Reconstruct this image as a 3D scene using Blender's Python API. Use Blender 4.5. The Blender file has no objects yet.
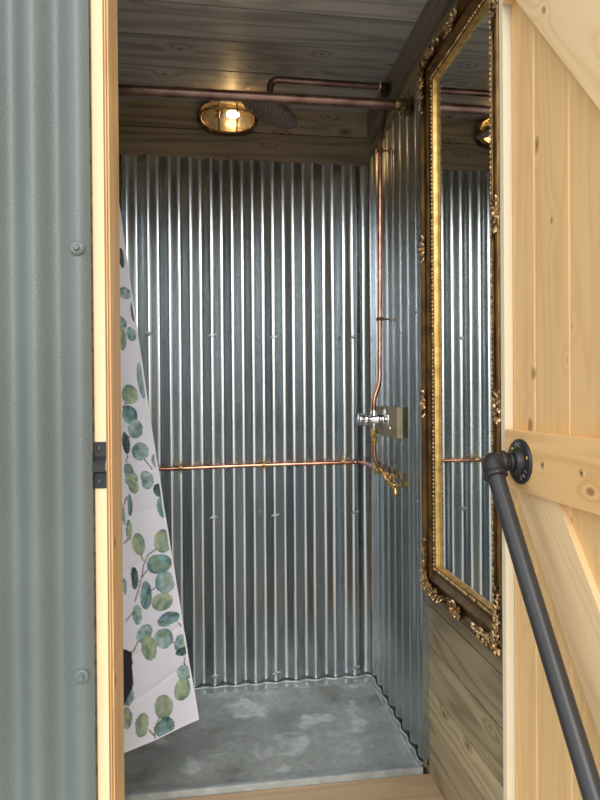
import bpy, bmesh, math, random
from mathutils import Vector, Matrix, noise
random.seed(7)
PI = math.pi
C = bpy.context.scene.collection
V = Vector

# ------------------------------------------------------------------ helpers
class MB:
    """collects shapes in world coordinates and links them as ONE mesh object"""
    def __init__(s):
        s.v = []; s.f = []; s.m = []; s.sm = []; s.bid = []; s.cur = 0.0
    def add(s, vs, fs, mat=0, smooth=False):
        n = len(s.v); s.v += [V(p) for p in vs]
        for f in fs:
            s.f.append([i + n for i in f]); s.m.append(mat); s.sm.append(smooth); s.bid.append(s.cur)
        return s
    def box(s, a, b, mat=0, bev=0.0, M=None):
        bm = bmesh.new(); bmesh.ops.create_cube(bm, size=1)
        a = V(a); b = V(b)
        for v in bm.verts:
            v.co = V(((a[i] + b[i]) / 2 + v.co[i] * abs(b[i] - a[i])) for i in range(3))
        if bev > 0:
            bmesh.ops.bevel(bm, geom=bm.edges[:], offset=bev, segments=2, affect='EDGES', profile=.7)
        if M is not None: bmesh.ops.transform(bm, matrix=M, verts=bm.verts)
        return s.bm(bm, mat)
    def bm(s, bm, mat=0, smooth=False):
        bm.verts.ensure_lookup_table()
        for i, v in enumerate(bm.verts): v.index = i
        s.add([v.co.copy() for v in bm.verts], [[v.index for v in f.verts] for f in bm.faces], mat, smooth)
        bm.free(); return s
    def prism(s, poly, axis, a, b, mat=0):
        """poly: list of 2D points in the two other axes, extruded along axis a..b"""
        def mk(p, t):
            q = list(p); q.insert(axis, t); return V(q)
        n = len(poly)
        vs = [mk(p, a) for p in poly] + [mk(p, b) for p in poly]
        ar = sum(poly[i][0] * poly[(i + 1) % n][1] - poly[(i + 1) % n][0] * poly[i][1] for i in range(n))
        fs = [list(range(n)), list(range(2 * n - 1, n - 1, -1))] + [[i, i + n, (i + 1) % n + n, (i + 1) % n] for i in range(n)]
        return s.add(vs, fs, mat)
    def tube(s, pts, r, seg=16, mat=0, caps=True, radii=None, closed=False):
        pts = [V(p) for p in pts]; n = len(pts); rings = []
        t0 = (pts[1] - pts[0]).normalized()
        up = V((0, 0, 1)) if abs(t0.z) < .9 else V((1, 0, 0))
        nx = t0.cross(up).normalized()
        for i in range(n):
            if closed: t = (pts[(i + 1) % n] - pts[i - 1]).normalized()
            elif i == 0: t = t0
            elif i == n - 1: t = (pts[-1] - pts[-2]).normalized()
            else: t = ((pts[i + 1] - pts[i]).normalized() + (pts[i] - pts[i - 1]).normalized()).normalized()
            nx = (nx - t * nx.dot(t)).normalized(); ny = t.cross(nx)
            rr = radii[i] if radii else r
            rings.append([pts[i] + (nx * math.cos(2 * PI * k / seg) + ny * math.sin(2 * PI * k / seg)) * rr for k in range(seg)])
        vs = [p for g in rings for p in g]; fs = []
        for i in range(n if closed else n - 1):
            j = (i + 1) % n
            for k in range(seg):
                k2 = (k + 1) % seg
                fs.append([i * seg + k, i * seg + k2, j * seg + k2, j * seg + k])
        s.add(vs, fs, mat, True)
        if caps and not closed:
            s.add(rings[0], [list(range(seg))[::-1]], mat); s.add(rings[-1], [list(range(seg))], mat)
        return s
    def lathe(s, o, ax, prof, seg=32, mat=0, sx=1.0, sy=1.0, up=None, smooth=True):
        """prof: (dist along ax, radius) pairs"""
        o = V(o); ax = V(ax).normalized()
        up = V(up) if up else (V((0, 0, 1)) if abs(ax.z) < .9 else V((1, 0, 0)))
        nx = ax.cross(up).normalized(); ny = nx.cross(ax)
        vs = []; fs = []
        for d, r in prof:
            for k in range(seg):
                a = 2 * PI * k / seg
                vs.append(o + ax * d + nx * (math.cos(a) * r * sx) + ny * (math.sin(a) * r * sy))
        for i in range(len(prof) - 1):
            for k in range(seg):
                k2 = (k + 1) % seg
                fs.append([i * seg + k, i * seg + k2, (i + 1) * seg + k2, (i + 1) * seg + k])
        s.add(vs, fs, mat, smooth)
        if prof[0][1] > 1e-6: s.add(vs[:seg], [list(range(seg))[::-1]], mat)
        if prof[-1][1] > 1e-6: s.add(vs[-seg:], [list(range(seg))], mat)
        return s
    def blob(s, c, r, M=None, sub=2, mat=0, rough=0.0):
        bm = bmesh.new(); bmesh.ops.create_icosphere(bm, subdivisions=sub, radius=1)
        for v in bm.verts:
            k = 1 + rough * noise.noise(v.co * 2.3 + V(c) * 40)
            v.co = V((v.co.x * r[0], v.co.y * r[1], v.co.z * r[2])) * k
            if M is not None: v.co = M @ v.co
            v.co += V(c)
        return s.bm(bm, mat, True)
    def build(s, name, mats, parent=None, loc=(0, 0, 0)):
        me = bpy.data.meshes.new(name)
        base = V(parent['_w']) if parent is not None else V(loc)
        me.from_pydata([tuple(v - base) for v in s.v], [], s.f)
        if not isinstance(mats, (list, tuple)): mats = [mats]
        for m in mats: me.materials.append(m)
        for i, p in enumerate(me.polygons):
            p.material_index = s.m[i]; p.use_smooth = s.sm[i]
        at = me.attributes.new('bid', 'FLOAT', 'CORNER')
        for i, p in enumerate(me.polygons):
            for l in p.loop_indices: at.data[l].value = s.bid[i]
        bm = bmesh.new(); bm.from_mesh(me); bmesh.ops.recalc_face_normals(bm, faces=bm.faces); bm.to_mesh(me); bm.free()
        o = bpy.data.objects.new(name, me); C.objects.link(o)
        o['_w'] = tuple(base)
        if parent is None: o.location = base
        else: o.parent = parent
        return o

def empty(name, loc, label, cat, group=None, kind=None):
    o = bpy.data.objects.new(name, None); C.objects.link(o)
    o.location = loc; o.empty_display_size = .05; o['_w'] = tuple(loc)
    return tag(o, label, cat, group, kind)
def tag(o, label=None, cat=None, group=None, kind=None):
    if label: o['label'] = label
    if cat: o['category'] = cat
    if group: o['group'] = group
    if kind: o['kind'] = kind
    return o
def copy_tree(o, parent=None):
    c = o.copy(); C.objects.link(c)
    if parent: c.parent = parent
    for ch in [x for x in C.objects if x.parent == o]: copy_tree(ch, c)
    return c
def arc(c, u, w, r, a0, a1, n=10):
    c, u, w = V(c), V(u), V(w)
    return [c + u * (r * math.cos(a0 + (a1 - a0) * i / n)) + w * (r * math.sin(a0 + (a1 - a0) * i / n)) for i in range(n + 1)]
def fillet(pts, r, n=7):
    pts = [V(p) for p in pts]; out = [pts[0]]
    for i in range(1, len(pts) - 1):
        a = (pts[i - 1] - pts[i]); b = (pts[i + 1] - pts[i])
        d = min(r, a.length * .45, b.length * .45)
        p0 = pts[i] + a.normalized() * d; p1 = pts[i] + b.normalized() * d
        for k in range(n + 1):
            t = k / n
            out.append(p0 * (1 - t) ** 2 + pts[i] * (2 * t * (1 - t)) + p1 * t * t)
    out.append(pts[-1]); return out

# ------------------------------------------------------------------ materials
def nm(name):
    m = bpy.data.materials.new(name); m.use_nodes = True
    nt = m.node_tree; nt.nodes.clear()
    out = nt.nodes.new('ShaderNodeOutputMaterial'); b = nt.nodes.new('ShaderNodeBsdfPrincipled')
    nt.links.new(b.outputs[0], out.inputs[0]); return m, nt, b
def N(nt, t, **kw):
    n = nt.nodes.new('ShaderNode' + t)
    for k, v in kw.items():
        if k.startswith('i_'):
            key = k[2:]; n.inputs[int(key) if key.isdigit() else key].default_value = v
        else: setattr(n, k, v)
    return n
def math_(nt, op, a, b=None, c=None, clamp=False):
    n = nt.nodes.new('ShaderNodeMath'); n.operation = op; n.use_clamp = clamp
    for i, x in enumerate((a, b, c)):
        if x is None: continue
        if isinstance(x, (int, float)): n.inputs[i].default_value = x
        else: nt.links.new(x, n.inputs[i])
    return n.outputs[0]
def mixc(nt, f, a, b, mode='MIX'):
    n = nt.nodes.new('ShaderNodeMix'); n.data_type = 'RGBA'; n.blend_type = mode
    for i, x in ((0, f), (6, a), (7, b)):
        if isinstance(x, (int, float)): n.inputs[i].default_value = x
        elif isinstance(x, tuple): n.inputs[i].default_value = (*x[:3], 1)
        else: nt.links.new(x, n.inputs[i])
    return n.outputs[2]
def ramp(nt, x, stops):
    n = nt.nodes.new('ShaderNodeValToRGB'); e = n.color_ramp.elements
    while len(e) < len(stops): e.new(.5)
    for i, (p, c) in enumerate(stops):
        e[i].position = p; e[i].color = (*c[:3], 1) if isinstance(c, tuple) else (c, c, c, 1)
    nt.links.new(x, n.inputs[0]); return n.outputs[0]
def bump(nt, b, h, strength=.3, dist=.001):
    n = N(nt, 'Bump'); n.inputs['Strength'].default_value = strength; n.inputs['Distance'].default_value = dist
    nt.links.new(h, n.inputs['Height']); nt.links.new(n.outputs[0], b.inputs['Normal'])

def wood(name, light, dark, axis, rough=.6, knots=.5, var=.25, rings=1.0, fine=.35, knotcol=None, kscale=5.0, tilt=0.0, gloss=.3, face=0, ringamp=.42):
    """axis: grain direction 0/1/2"""
    m, nt, b = nm(name)
    tc = N(nt, 'TexCoord'); at = N(nt, 'Attribute', attribute_name='bid')
    rt = N(nt, 'Mapping'); rt.inputs['Rotation'].default_value = (tilt, 0, 0)
    nt.links.new(tc.outputs['Object'], rt.inputs[0])
    off = N(nt, 'VectorMath', operation='SCALE'); off.inputs[0].default_value = (7.3, 11.7, 5.1)
    nt.links.new(at.outputs['Fac'], off.inputs['Scale'])
    ad = N(nt, 'VectorMath', operation='ADD'); nt.links.new(rt.outputs[0], ad.inputs[0]); nt.links.new(off.outputs[0], ad.inputs[1])
    def mp(al, ac):
        q = N(nt, 'Mapping'); sc = [ac] * 3; sc[axis] = al
        q.inputs['Scale'].default_value = sc; nt.links.new(ad.outputs[0], q.inputs[0]); return q.outputs[0]
    # knots
    vo = N(nt, 'TexVoronoi', feature='F1', voronoi_dimensions='2D'); vo.inputs['Scale'].default_value = kscale; vo.inputs['Randomness'].default_value = 1
    sx = N(nt, 'SeparateXYZ'); cx = N(nt, 'CombineXYZ'); nt.links.new(ad.outputs[0], sx.inputs[0])
    o2 = [i for i in range(3) if i != axis and i != face] or [(axis + 1) % 3]
    nt.links.new(math_(nt, 'MULTIPLY', sx.outputs[axis], .6), cx.inputs[0]); nt.links.new(sx.outputs[o2[0]], cx.inputs[1])
    nt.links.new(cx.outputs[0], vo.inputs['Vector'])
    sep = N(nt, 'SeparateColor'); nt.links.new(vo.outputs['Color'], sep.inputs[0])
    has = math_(nt, 'LESS_THAN', sep.outputs[0], knots)
    size = math_(nt, 'MULTIPLY_ADD', math_(nt, 'POWER', sep.outputs[1], 2.0), .085, .028)
    nz = N(nt, 'TexNoise'); nz.inputs['Scale'].default_value = 30; nt.links.new(ad.outputs[0], nz.inputs['Vector'])
    dd = math_(nt, 'MULTIPLY_ADD', nz.outputs[0], .03, vo.outputs['Distance'])
    kd = math_(nt, 'SUBTRACT', 1, math_(nt, 'DIVIDE', math_(nt, 'SUBTRACT', dd, .008), size), None, True)
    kn = math_(nt, 'MULTIPLY', math_(nt, 'POWER', kd, .45), has)
    pull = math_(nt, 'MULTIPLY', math_(nt, 'POWER', 2.718, math_(nt, 'MULTIPLY', vo.outputs['Distance'], -9.0)), has)
    # growth rings
    n1 = N(nt, 'TexNoise'); n1.inputs['Scale'].default_value = 9; n1.inputs['Detail'].default_value = 2
    nt.links.new(mp(.09, 1.0), n1.inputs['Vector'])
    ph = math_(nt, 'MULTIPLY_ADD', n1.outputs[0], 46.0 * rings, math_(nt, 'MULTIPLY', pull, 14.0))
    rg = math_(nt, 'MULTIPLY_ADD', math_(nt, 'SINE', ph), .5, .5)
    rg = math_(nt, 'POWER', rg, 2.0)
    n2 = N(nt, 'TexNoise'); n2.inputs['Scale'].default_value = 130; n2.inputs['Detail'].default_value = 3
    nt.links.new(mp(.03, 1.0), n2.inputs['Vector'])
    n3 = N(nt, 'TexNoise'); n3.inputs['Scale'].default_value = 4; n3.inputs['Detail'].default_value = 3
    nt.links.new(mp(.3, 1.0), n3.inputs['Vector'])
    f = math_(nt, 'ADD', math_(nt, 'MULTIPLY', rg, ringamp), math_(nt, 'MULTIPLY', n2.outputs[0], fine))
    f = math_(nt, 'ADD', f, math_(nt, 'MULTIPLY_ADD', n3.outputs[0], .7, -.3), None, True)
    col = mixc(nt, f, light, dark)
    wn = N(nt, 'TexWhiteNoise', noise_dimensions='1D'); nt.links.new(at.outputs['Fac'], wn.inputs['W'])
    br = math_(nt, 'MULTIPLY_ADD', wn.outputs[0], var, 1 - var / 2)
    hs = N(nt, 'HueSaturation'); nt.links.new(br, hs.inputs['Value']); nt.links.new(col, hs.inputs['Color'])
    kc = knotcol or tuple(x * .3 for x in dark)
    col = mixc(nt, math_(nt, 'MULTIPLY', kn, .85), hs.outputs[0], kc)
    nt.links.new(col, b.inputs['Base Color'])
    b.inputs['Roughness'].default_value = rough; b.inputs['Specular IOR Level'].default_value = gloss
    bump(nt, b, math_(nt, 'SUBTRACT', 1, f), .25, .0006)
    return m

def metal(name, col, rough=.3, metallic=1.0, var=.1, scale=20, bumps=0, bscale=200, dark=None, stretch=None, spec=.5):
    m, nt, b = nm(name)
    tc = N(nt, 'TexCoord'); n = N(nt, 'TexNoise'); n.inputs['Scale'].default_value = scale; n.inputs['Detail'].default_value = 5
    v = tc.outputs['Object']
    if stretch:
        q = N(nt, 'Mapping'); q.inputs['Scale'].default_value = stretch; nt.links.new(v, q.inputs[0]); v = q.outputs[0]
    nt.links.new(v, n.inputs['Vector'])
    d = dark or tuple(x * (1 - var * 2) for x in col)
    f = ramp(nt, n.outputs[0], [(.35, 0.0), (.65, 1.0)])
    nt.links.new(mixc(nt, f, d, col), b.inputs['Base Color'])
    b.inputs['Metallic'].default_value = metallic; b.inputs['Specular IOR Level'].default_value = spec
    nt.links.new(math_(nt, 'MULTIPLY_ADD', n.outputs[0], var, rough - var / 2), b.inputs['Roughness'])
    if bumps:
        n2 = N(nt, 'TexNoise'); n2.inputs['Scale'].default_value = bscale; n2.inputs['Detail'].default_value = 2
        nt.links.new(tc.outputs['Object'], n2.inputs['Vector']); bump(nt, b, n2.outputs[0], bumps, .001)
    return m

M_galv = metal('galvanised_steel', (.60, .645, .675), .25, 1.0, .08, 6, stretch=(1, 1, .35))
M_galvr = metal('galvanised_steel_side', (.62, .67, .70), .26, 1.0, .08, 6, stretch=(1, 1, .35))
M_clad = metal('grey_green_coated_steel', (.128, .148, .137), .42, 0.0, .06, 3, bumps=.9, bscale=330)
M_tray_dummy = None
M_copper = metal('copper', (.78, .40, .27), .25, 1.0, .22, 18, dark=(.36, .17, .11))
M_copdark = metal('shaded_copper', (.34, .205, .165), .36, 1.0, .15, 15, dark=(.17, .10, .08))  # same copper as the riser, with the shade near the ceiling painted in
M_brass = metal('brass', (.80, .58, .24), .25, 1.0, .15, 60, dark=(.45, .28, .10))
M_brassm = metal('matt_brass', (.62, .46, .22), .5, .3, .1, 60)
M_brassdull = metal('aged_brass', (.36, .25, .12), .38, 1.0, .15, 60, dark=(.14, .09, .05))
M_chrome = metal('chrome', (.82, .83, .85), .06, 1.0, .03, 10)
M_steelscrew = metal('steel_screw', (.45, .46, .46), .35, 1.0, .1, 60)
M_iron = metal('black_iron', (.036, .035, .036), .40, .35, .12, 30, bumps=.12, bscale=600)
M_ironpipe = metal('black_iron_pipe', (.050, .049, .051), .36, .3, .06, 8)
M_bracket = metal('black_painted_steel', (.012, .0125, .015), .42, .2, .08, 30)
M_bronze = metal('bronze_gilding', (.19, .105, .030), .30, .75, .10, 25, dark=(.085, .042, .014))
M_goldrim = metal('gold_gilding', (.68, .45, .14), .36, .8, .1, 40, dark=(.42, .25, .07))
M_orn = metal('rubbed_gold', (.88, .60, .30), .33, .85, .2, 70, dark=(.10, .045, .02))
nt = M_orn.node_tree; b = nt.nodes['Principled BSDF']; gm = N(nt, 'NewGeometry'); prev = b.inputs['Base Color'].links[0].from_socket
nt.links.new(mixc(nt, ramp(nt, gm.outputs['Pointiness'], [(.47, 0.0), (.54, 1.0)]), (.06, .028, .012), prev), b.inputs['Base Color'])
M_dark = metal('dark_bronze', (.06, .045, .035), .45, .6, .1, 40)
M_whitewire = metal('pale_wire', (.75, .72, .66), .4, .3, .05, 40)
M_label = metal('raised_casting', (.34, .33, .32), .4, .3, .05, 40)

M_pine = wood('varnished_pine', (.90, .60, .285), (.66, .37, .13), 2, rough=.5, knots=.6, var=.10, kscale=9.5, knotcol=(.24, .085, .025), fine=.22, ringamp=.22, rings=1.2)
M_pineY = wood('varnished_pine_ledge', (.88, .565, .26), (.58, .31, .10), 1, rough=.5, knots=.4, var=.1, kscale=9, knotcol=(.26, .09, .03), fine=.22, ringamp=.35, rings=1.2)
M_pineB = wood('varnished_pine_brace', (.90, .65, .37), (.68, .42, .19), 2, rough=.5, knots=.4, var=.1, kscale=8, tilt=.66, knotcol=(.24, .09, .03), fine=.22, ringamp=.28, rings=1.2)
M_pinepale = wood('planed_pale_pine', (.78, .59, .36), (.68, .47, .26), 2, rough=.6, knots=.0, var=.05, rings=.5, fine=.2)
M_pinewhite = wood('whitened_pine_edge', (.84, .74, .55), (.76, .64, .44), 2, rough=.6, knots=.0, var=.05, rings=.5, fine=.15)
M_pinered = wood('orange_pine', (.86, .56, .27), (.62, .34, .13), 2, rough=.5, knots=.5, var=.1, kscale=6, knotcol=(.12, .03, .012), fine=.3)
M_board = wood('weathered_green_pine', (.50, .415, .255), (.17, .13, .072), 1, rough=.6, knots=.35, var=.7, kscale=9, rings=1.1, fine=.5, knotcol=(.13, .07, .03))
M_ceil = wood('weathered_ceiling_pine', (.60, .55, .49), (.25, .225, .195), 0, rough=.45, knots=.3, var=.55, kscale=8, rings=1.0, fine=.55, face=2)
M_backb = wood('weathered_back_board', (.36, .275, .185), (.13, .092, .06), 0, rough=.55, knots=.5, var=.7, kscale=9, rings=1.0, fine=.5, face=1)
M_beam = wood('dark_top_beam', (.30, .25, .20), (.13, .10, .075), 1, rough=.55, knots=.3, var=.3, kscale=8, rings=1.0, fine=.5)
M_floor = wood('oak_laminate', (.56, .40, .24), (.38, .25, .135), 0, rough=.42, knots=.1, var=.15, rings=.9, fine=.4, face=2)
M_block = wood('valve_block_pine', (.38, .32, .21), (.22, .175, .10), 1, rough=.6, knots=.0, var=.1, rings=.6, fine=.3)

# zinc tray: cloudy patches, scratches and limescale
M_tray, nt, b = nm('weathered_zinc')
tc = N(nt, 'TexCoord')
a1 = N(nt, 'TexNoise'); a1.inputs['Scale'].default_value = 5; a1.inputs['Detail'].default_value = 6; a1.inputs['Distortion'].default_value = .2
a2 = N(nt, 'TexNoise'); a2.inputs['Scale'].default_value = 9; a2.inputs['Detail'].default_value = 8; a2.inputs['Distortion'].default_value = .3
a3 = N(nt, 'TexNoise'); a3.inputs['Scale'].default_value = 45; a3.inputs['Detail'].default_value = 5
for a in (a1, a2, a3): nt.links.new(tc.outputs['Object'], a.inputs['Vector'])
c = ramp(nt, a1.outputs[0], [(.3, (.20, .215, .195)), (.5, (.33, .35, .33)), (.7, (.44, .465, .445))])
c = mixc(nt, ramp(nt, a2.outputs[0], [(.58, 0.0), (.66, .75)]), c, (.66, .70, .69))
c = mixc(nt, ramp(nt, a2.outputs[0], [(.30, .55), (.40, 0.0)]), c, (.13, .115, .09))
c = mixc(nt, ramp(nt, a3.outputs[0], [(.3, .3), (.6, 0.0)]), c, (.12, .13, .125))
nt.links.new(c, b.inputs['Base Color']); b.inputs['Metallic'].default_value = .25
nt.links.new(math_(nt, 'MULTIPLY_ADD', a1.outputs[0], .3, .33), b.inputs['Roughness'])
bump(nt, b, a3.outputs[0], .15, .001)
M_trayedge = metal('zinc_edge', (.46, .50, .49), .42, .5, .15, 25)

M_trayrim = metal('zinc_rim', (.42, .46, .45), .42, .35, .2, 22, dark=(.27, .29, .28))
M_mirror, nt, b = nm('mirror_glass')
b.inputs['Base Color'].default_value = (.86, .90, .88, 1); b.inputs['Metallic'].default_value = 1; b.inputs['Roughness'].default_value = .015

M_glass, nt, b = nm('lamp_glass')
nt.nodes.remove(b)
tr = N(nt, 'BsdfTransparent'); tr.inputs[0].default_value = (.92, .90, .84, 1)
gl = N(nt, 'BsdfGlossy'); gl.inputs['Roughness'].default_value = .12
fr = N(nt, 'Fresnel'); fr.inputs[0].default_value = 1.5
mx = N(nt, 'MixShader'); nt.links.new(math_(nt, 'ADD', fr.outputs[0], .06, None, True), mx.inputs[0]); nt.links.new(tr.outputs[0], mx.inputs[1]); nt.links.new(gl.outputs[0], mx.inputs[2])
nt.links.new(mx.outputs[0], nt.nodes['Material Output'].inputs[0])

M_bulb, nt, b = nm('glowing_bulb')
b.inputs['Emission Color'].default_value = (1.0, .64, .27, 1); b.inputs['Emission Strength'].default_value = 32
b.inputs['Base Color'].default_value = (1, .8, .5, 1)

M_curt, nt, b = nm('leaf_print_fabric')
ca = N(nt, 'Attribute', attribute_name='print')
nt.links.new(ca.outputs['Color'], b.inputs['Base Color']); b.inputs['Roughness'].default_value = .75
b.inputs['Sheen Weight'].default_value = .1
tl = N(nt, 'BsdfTranslucent'); nt.links.new(ca.outputs['Color'], tl.inputs[0])
mx = N(nt, 'MixShader'); mx.inputs[0].default_value = .18
nt.links.new(b.outputs[0], mx.inputs[1]); nt.links.new(tl.outputs[0], mx.inputs[2]); nt.links.new(mx.outputs[0], nt.nodes['Material Output'].inputs[0])

M_ground, nt, b = nm('gravel_ground')
tc = N(nt, 'TexCoord'); a1 = N(nt, 'TexNoise'); a1.inputs['Scale'].default_value = 12; a1.inputs['Detail'].default_value = 8
nt.links.new(tc.outputs['Object'], a1.inputs['Vector'])
nt.links.new(ramp(nt, a1.outputs[0], [(.3, (.42, .42, .39)), (.7, (.60, .60, .57))]), b.inputs['Base Color']); b.inputs['Roughness'].default_value = .9

# ------------------------------------------------------------------ the setting
XR, XL = .603, -.389          # inside faces of the side walls
YB, YF = 2.255, 1.12         # back wall board face, front face of the hut
ZT, ZF, ZC = .431, .4135, 2.584
PIT, AMP = .076, .0085

def boards(name, mat, kind, plane, u0, u1, vs, d0, d1, gap=.0036, bev=.0018):
    """boards whose seams are at vs. kind: 'x' = wall facing x (u=y, v=z), 'y' wall facing y (u=x, v=z), 'z' (u=x, v=y)"""
    mb = MB()
    for i in range(len(vs) - 1):
        mb.cur = random.random() * 9 + 1
        a, c = vs[i] + gap / 2, vs[i + 1] - gap / 2
        if kind == 'x': mb.box((d0, u0, a), (d1, u1, c), bev=bev)
        elif kind == 'y': mb.box((u0, d0, a), (u1, d1, c), bev=bev)
        else: mb.box((u0, a, d0), (u1, c, d1), bev=bev)
    return mb

mb = MB(); mb.box((-14, -14, -.05), (14, 1.6, 0)); g = mb.build('floor', M_ground); g.name = 'ground'; tag(g, 'pale gravel ground outside the hut', 'ground', kind='structure')

# back wall: core + two exposed boards above the steel
mb = boards('b', None, 'y', None, XL - .02, XR + .02, [.30, .42, .55, .68, .81, .94, 1.07, 1.2, 1.33, 1.46, 1.59, 1.72, 1.85, 1.98, 2.11, 2.24, 2.372, 2.4895, ZC + .03], YB, YB + .02)
mb.cur = 3.3; mb.box((XL - .02, YB + .02, .30), (XR + .12, YB + .05, ZC + .03))
tag(mb.build('wall_back', M_backb), kind='structure')
# right wall: horizontal boards. seams measured on the panelling below the mirror
seams = [.30, .378, .4904, .575, .661, .784, .901, 1.03, 1.15, 1.27, 1.39, 1.51, 1.63, 1.75, 1.87, 1.99, 2.11, 2.23, 2.35, 2.47, ZC + .03]
mb = boards('r', None, 'x', None, 1.146, YB, seams, XR, XR + .02)
mb.cur = 2.2; mb.box((XR + .02, 1.146, .30), (XR + .05, YB, ZC + .03))
tag(mb.build('wall_right', M_board), kind='structure')
mb = boards('l', None, 'x', None, YF + .03, YB, seams, XL - .02, XL)
mb.cur = 2.7; mb.box((XL - .05, YF + .03, .30), (XL - .02, YB, ZC + .03))
tag(mb.build('wall_left', M_board), kind='structure')
# beam along the top of the right wall
mb = MB(); mb.cur = 4.4; mb.box((.586, 1.146, 2.4957), (XR, YB, ZC), bev=.002)
tag(mb.build('trim_3', M_beam), kind='structure')
# ceiling boards run left to right
ys = [1.125, 1.24, 1.39, 1.535, 1.690, 1.8475, 2.0188, 2.165, YB + .02]
mb = boards('c', None, 'z', None, XL - .02, XR, ys, ZC, ZC + .02, gap=.007)
mb.cur = 6.1; mb.box((XL - .05, YF + .005, ZC + .02), (XR + .05, YB + .05, ZC + .06))
tag(mb.build('ceiling', M_ceil), kind='structure')
# floor: laminate in front of the tray, sub-floor under it
mb = MB(); 
for i, (a, c) in enumerate([(1.12, 1.30), (1.3015, 1.48), (1.4815, 1.6565)]):
    mb.cur = 2.5 + i * 1.7; mb.box((XL, a, ZF - .012), (XR, c, ZF), bev=.0006)
mb.cur = 1.3; mb.box((XL, 1.6575, .34), (XR, YB, .352)); mb.box((XL, YF, .30), (XR, YB, .34))
mb.box((XL, 1.6440, .34), (XR, 1.6560, ZF - .013)); mb.box((XL, 1.125, .34), (XR, 1.2, ZF - .013))
tag(mb.build('floor', M_floor), kind='structure')

# front wall: frame behind the cladding, lintel over the opening
mb = MB(); mb.cur = 1.1
mb.box((-1.35, YF + .02, .22), (-.216, YF + .055, 2.70))
mb.box((-.216, YF + .02, 2.46), (XR + .05, YF + .055, 2.70))
tag(mb.build('wall_front', M_board), kind='structure')

# door frame: left jamb = pale front stop + orange reveal board
mb = MB(); mb.cur = 1.7; mb.box((-.2145, YF, .30), (-.1942, YF + .145, 2.45), bev=.0015)
tag(mb.build('trim_1', M_pinepale), kind='structure')
mb = MB(); mb.cur = 3.1; mb.box((-.1938, YF + .012, .30), (-.1915, YF + .145, 2.45), bev=.0006)
mb.box((-.1938, YF + .028, .30), (-.1890, YF + .142, 2.45), bev=.0012)
tag(mb.build('trim_2', M_pinered), kind='structure')
# right jamb
mb = MB(); mb.cur = 5.2; mb.box((.5690, YF + .004, .30), (.66, YF + .020, 2.46), bev=.0012)
tag(mb.build('trim_4', M_pinewhite), kind='structure')

# ------------------------------------------------------------------ corrugated sheets
def corrugate(name, mat, axis, c0, c1, z0, z1, base, phase, amp=AMP, sign=-1, thick=.0009, seg=16, smooth=True, parent=None, slots=None, wav=0.0):
    """axis 'x': waves run along x, sheet faces -y at y=base; axis 'y': waves along y, faces sign*x at x=base"""
    n = int((c1 - c0) / PIT * seg); mb = MB()
    nz = 24; rows = []
    for side in (0, 1):
        for j in range(nz + 1):
            z = z0 + (z1 - z0) * j / nz
            row = []
            for i in range(n + 1):
                c = c0 + (c1 - c0) * i / n
                k = 2 * PI * (c - phase) / PIT
                a = amp * (1 + wav * noise.noise(V((c * 6, z * 2.2, 0))))
                h = a * math.cos(k) + wav * .0035 * noise.noise(V((c * 3, z * 1.5, 7)))
                h -= side * thick
                p = (c, base - h, z) if axis == 'x' else (base + sign * h, c, z)
                row.append(p)
            rows.append(row)
    vs = [p for r in rows for p in r]; w = n + 1; fs = []
    for side in (0, 1):
        o = side * (nz + 1) * w
        for j in range(nz):
            for i in range(n):
                q = [o + j * w + i, o + j * w + i + 1, o + (j + 1) * w + i + 1, o + (j + 1) * w + i]
                fs.append(q)
    mb.add(vs, fs, 0, True)
    o = (nz + 1) * w; ed = []
    for i in range(n):
        ed.append([i, o + i, o + i + 1, i + 1]); t = nz * w; ed.append([t + i, t + i + 1, o + t + i + 1, o + t + i])
    for j in range(nz):
        ed.append([j * w, (j + 1) * w, o + (j + 1) * w, o + j * w]); e = j * w + n; ed.append([e, o + e, o + e + w, e + w])
    nface = len(mb.v)
    mb.add(vs, ed, 0, False)
    return mb

def hexscrew(mb, c, d, r=.0075, h=.006):
    d = V(d)
    mb.lathe(c, d, [(0, r), (.0012, r), (.002, r * .8)], seg=20)
    mb.lathe(V(c) + d * .002, d, [(0, r * .58), (h * .8, r * .58), (h, r * .48)], seg=6, smooth=False)

# back sheet: crests at x = -.0848 + k*.076
PH = -.0848
mb = corrugate('s', M_galv, 'x', -.372, .584, .4335, 2.378, 2.243, PH, wav=.25)
sheet = mb.build('corrugated_sheet', M_galv)
tag(sheet, 'bluish galvanised corrugated steel sheet lining the back wall behind the copper pipe', 'metal sheet')
def crest(x, ph=PH): return ph + round((x - ph) / PIT) * PIT
for x, z in [(-.2386, 1.7315), (-.0161, 1.7294), (.1941, 1.7234), (.5105, 1.7254), (-.0143, 1.0587), (.2002, 1.0585), (.5057, 1.0593), (-.0118, .4744), (.2181, .469), (.5132, .467)]:
    s = MB(); hexscrew(s, (crest(x), 2.2355, z), (0, -1, 0), .0085, .006)
    s.tube([(crest(x) - .015, 2.2330, z - .003), (crest(x) + .015, 2.2330, z + .003)], .0022, 6)
    s.build('screw', M_steelscrew, sheet)
mb = corrugate('s', M_galvr, 'y', 1.659, 2.226, .434, 2.404, .5935, 1.70, wav=.0)
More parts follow.
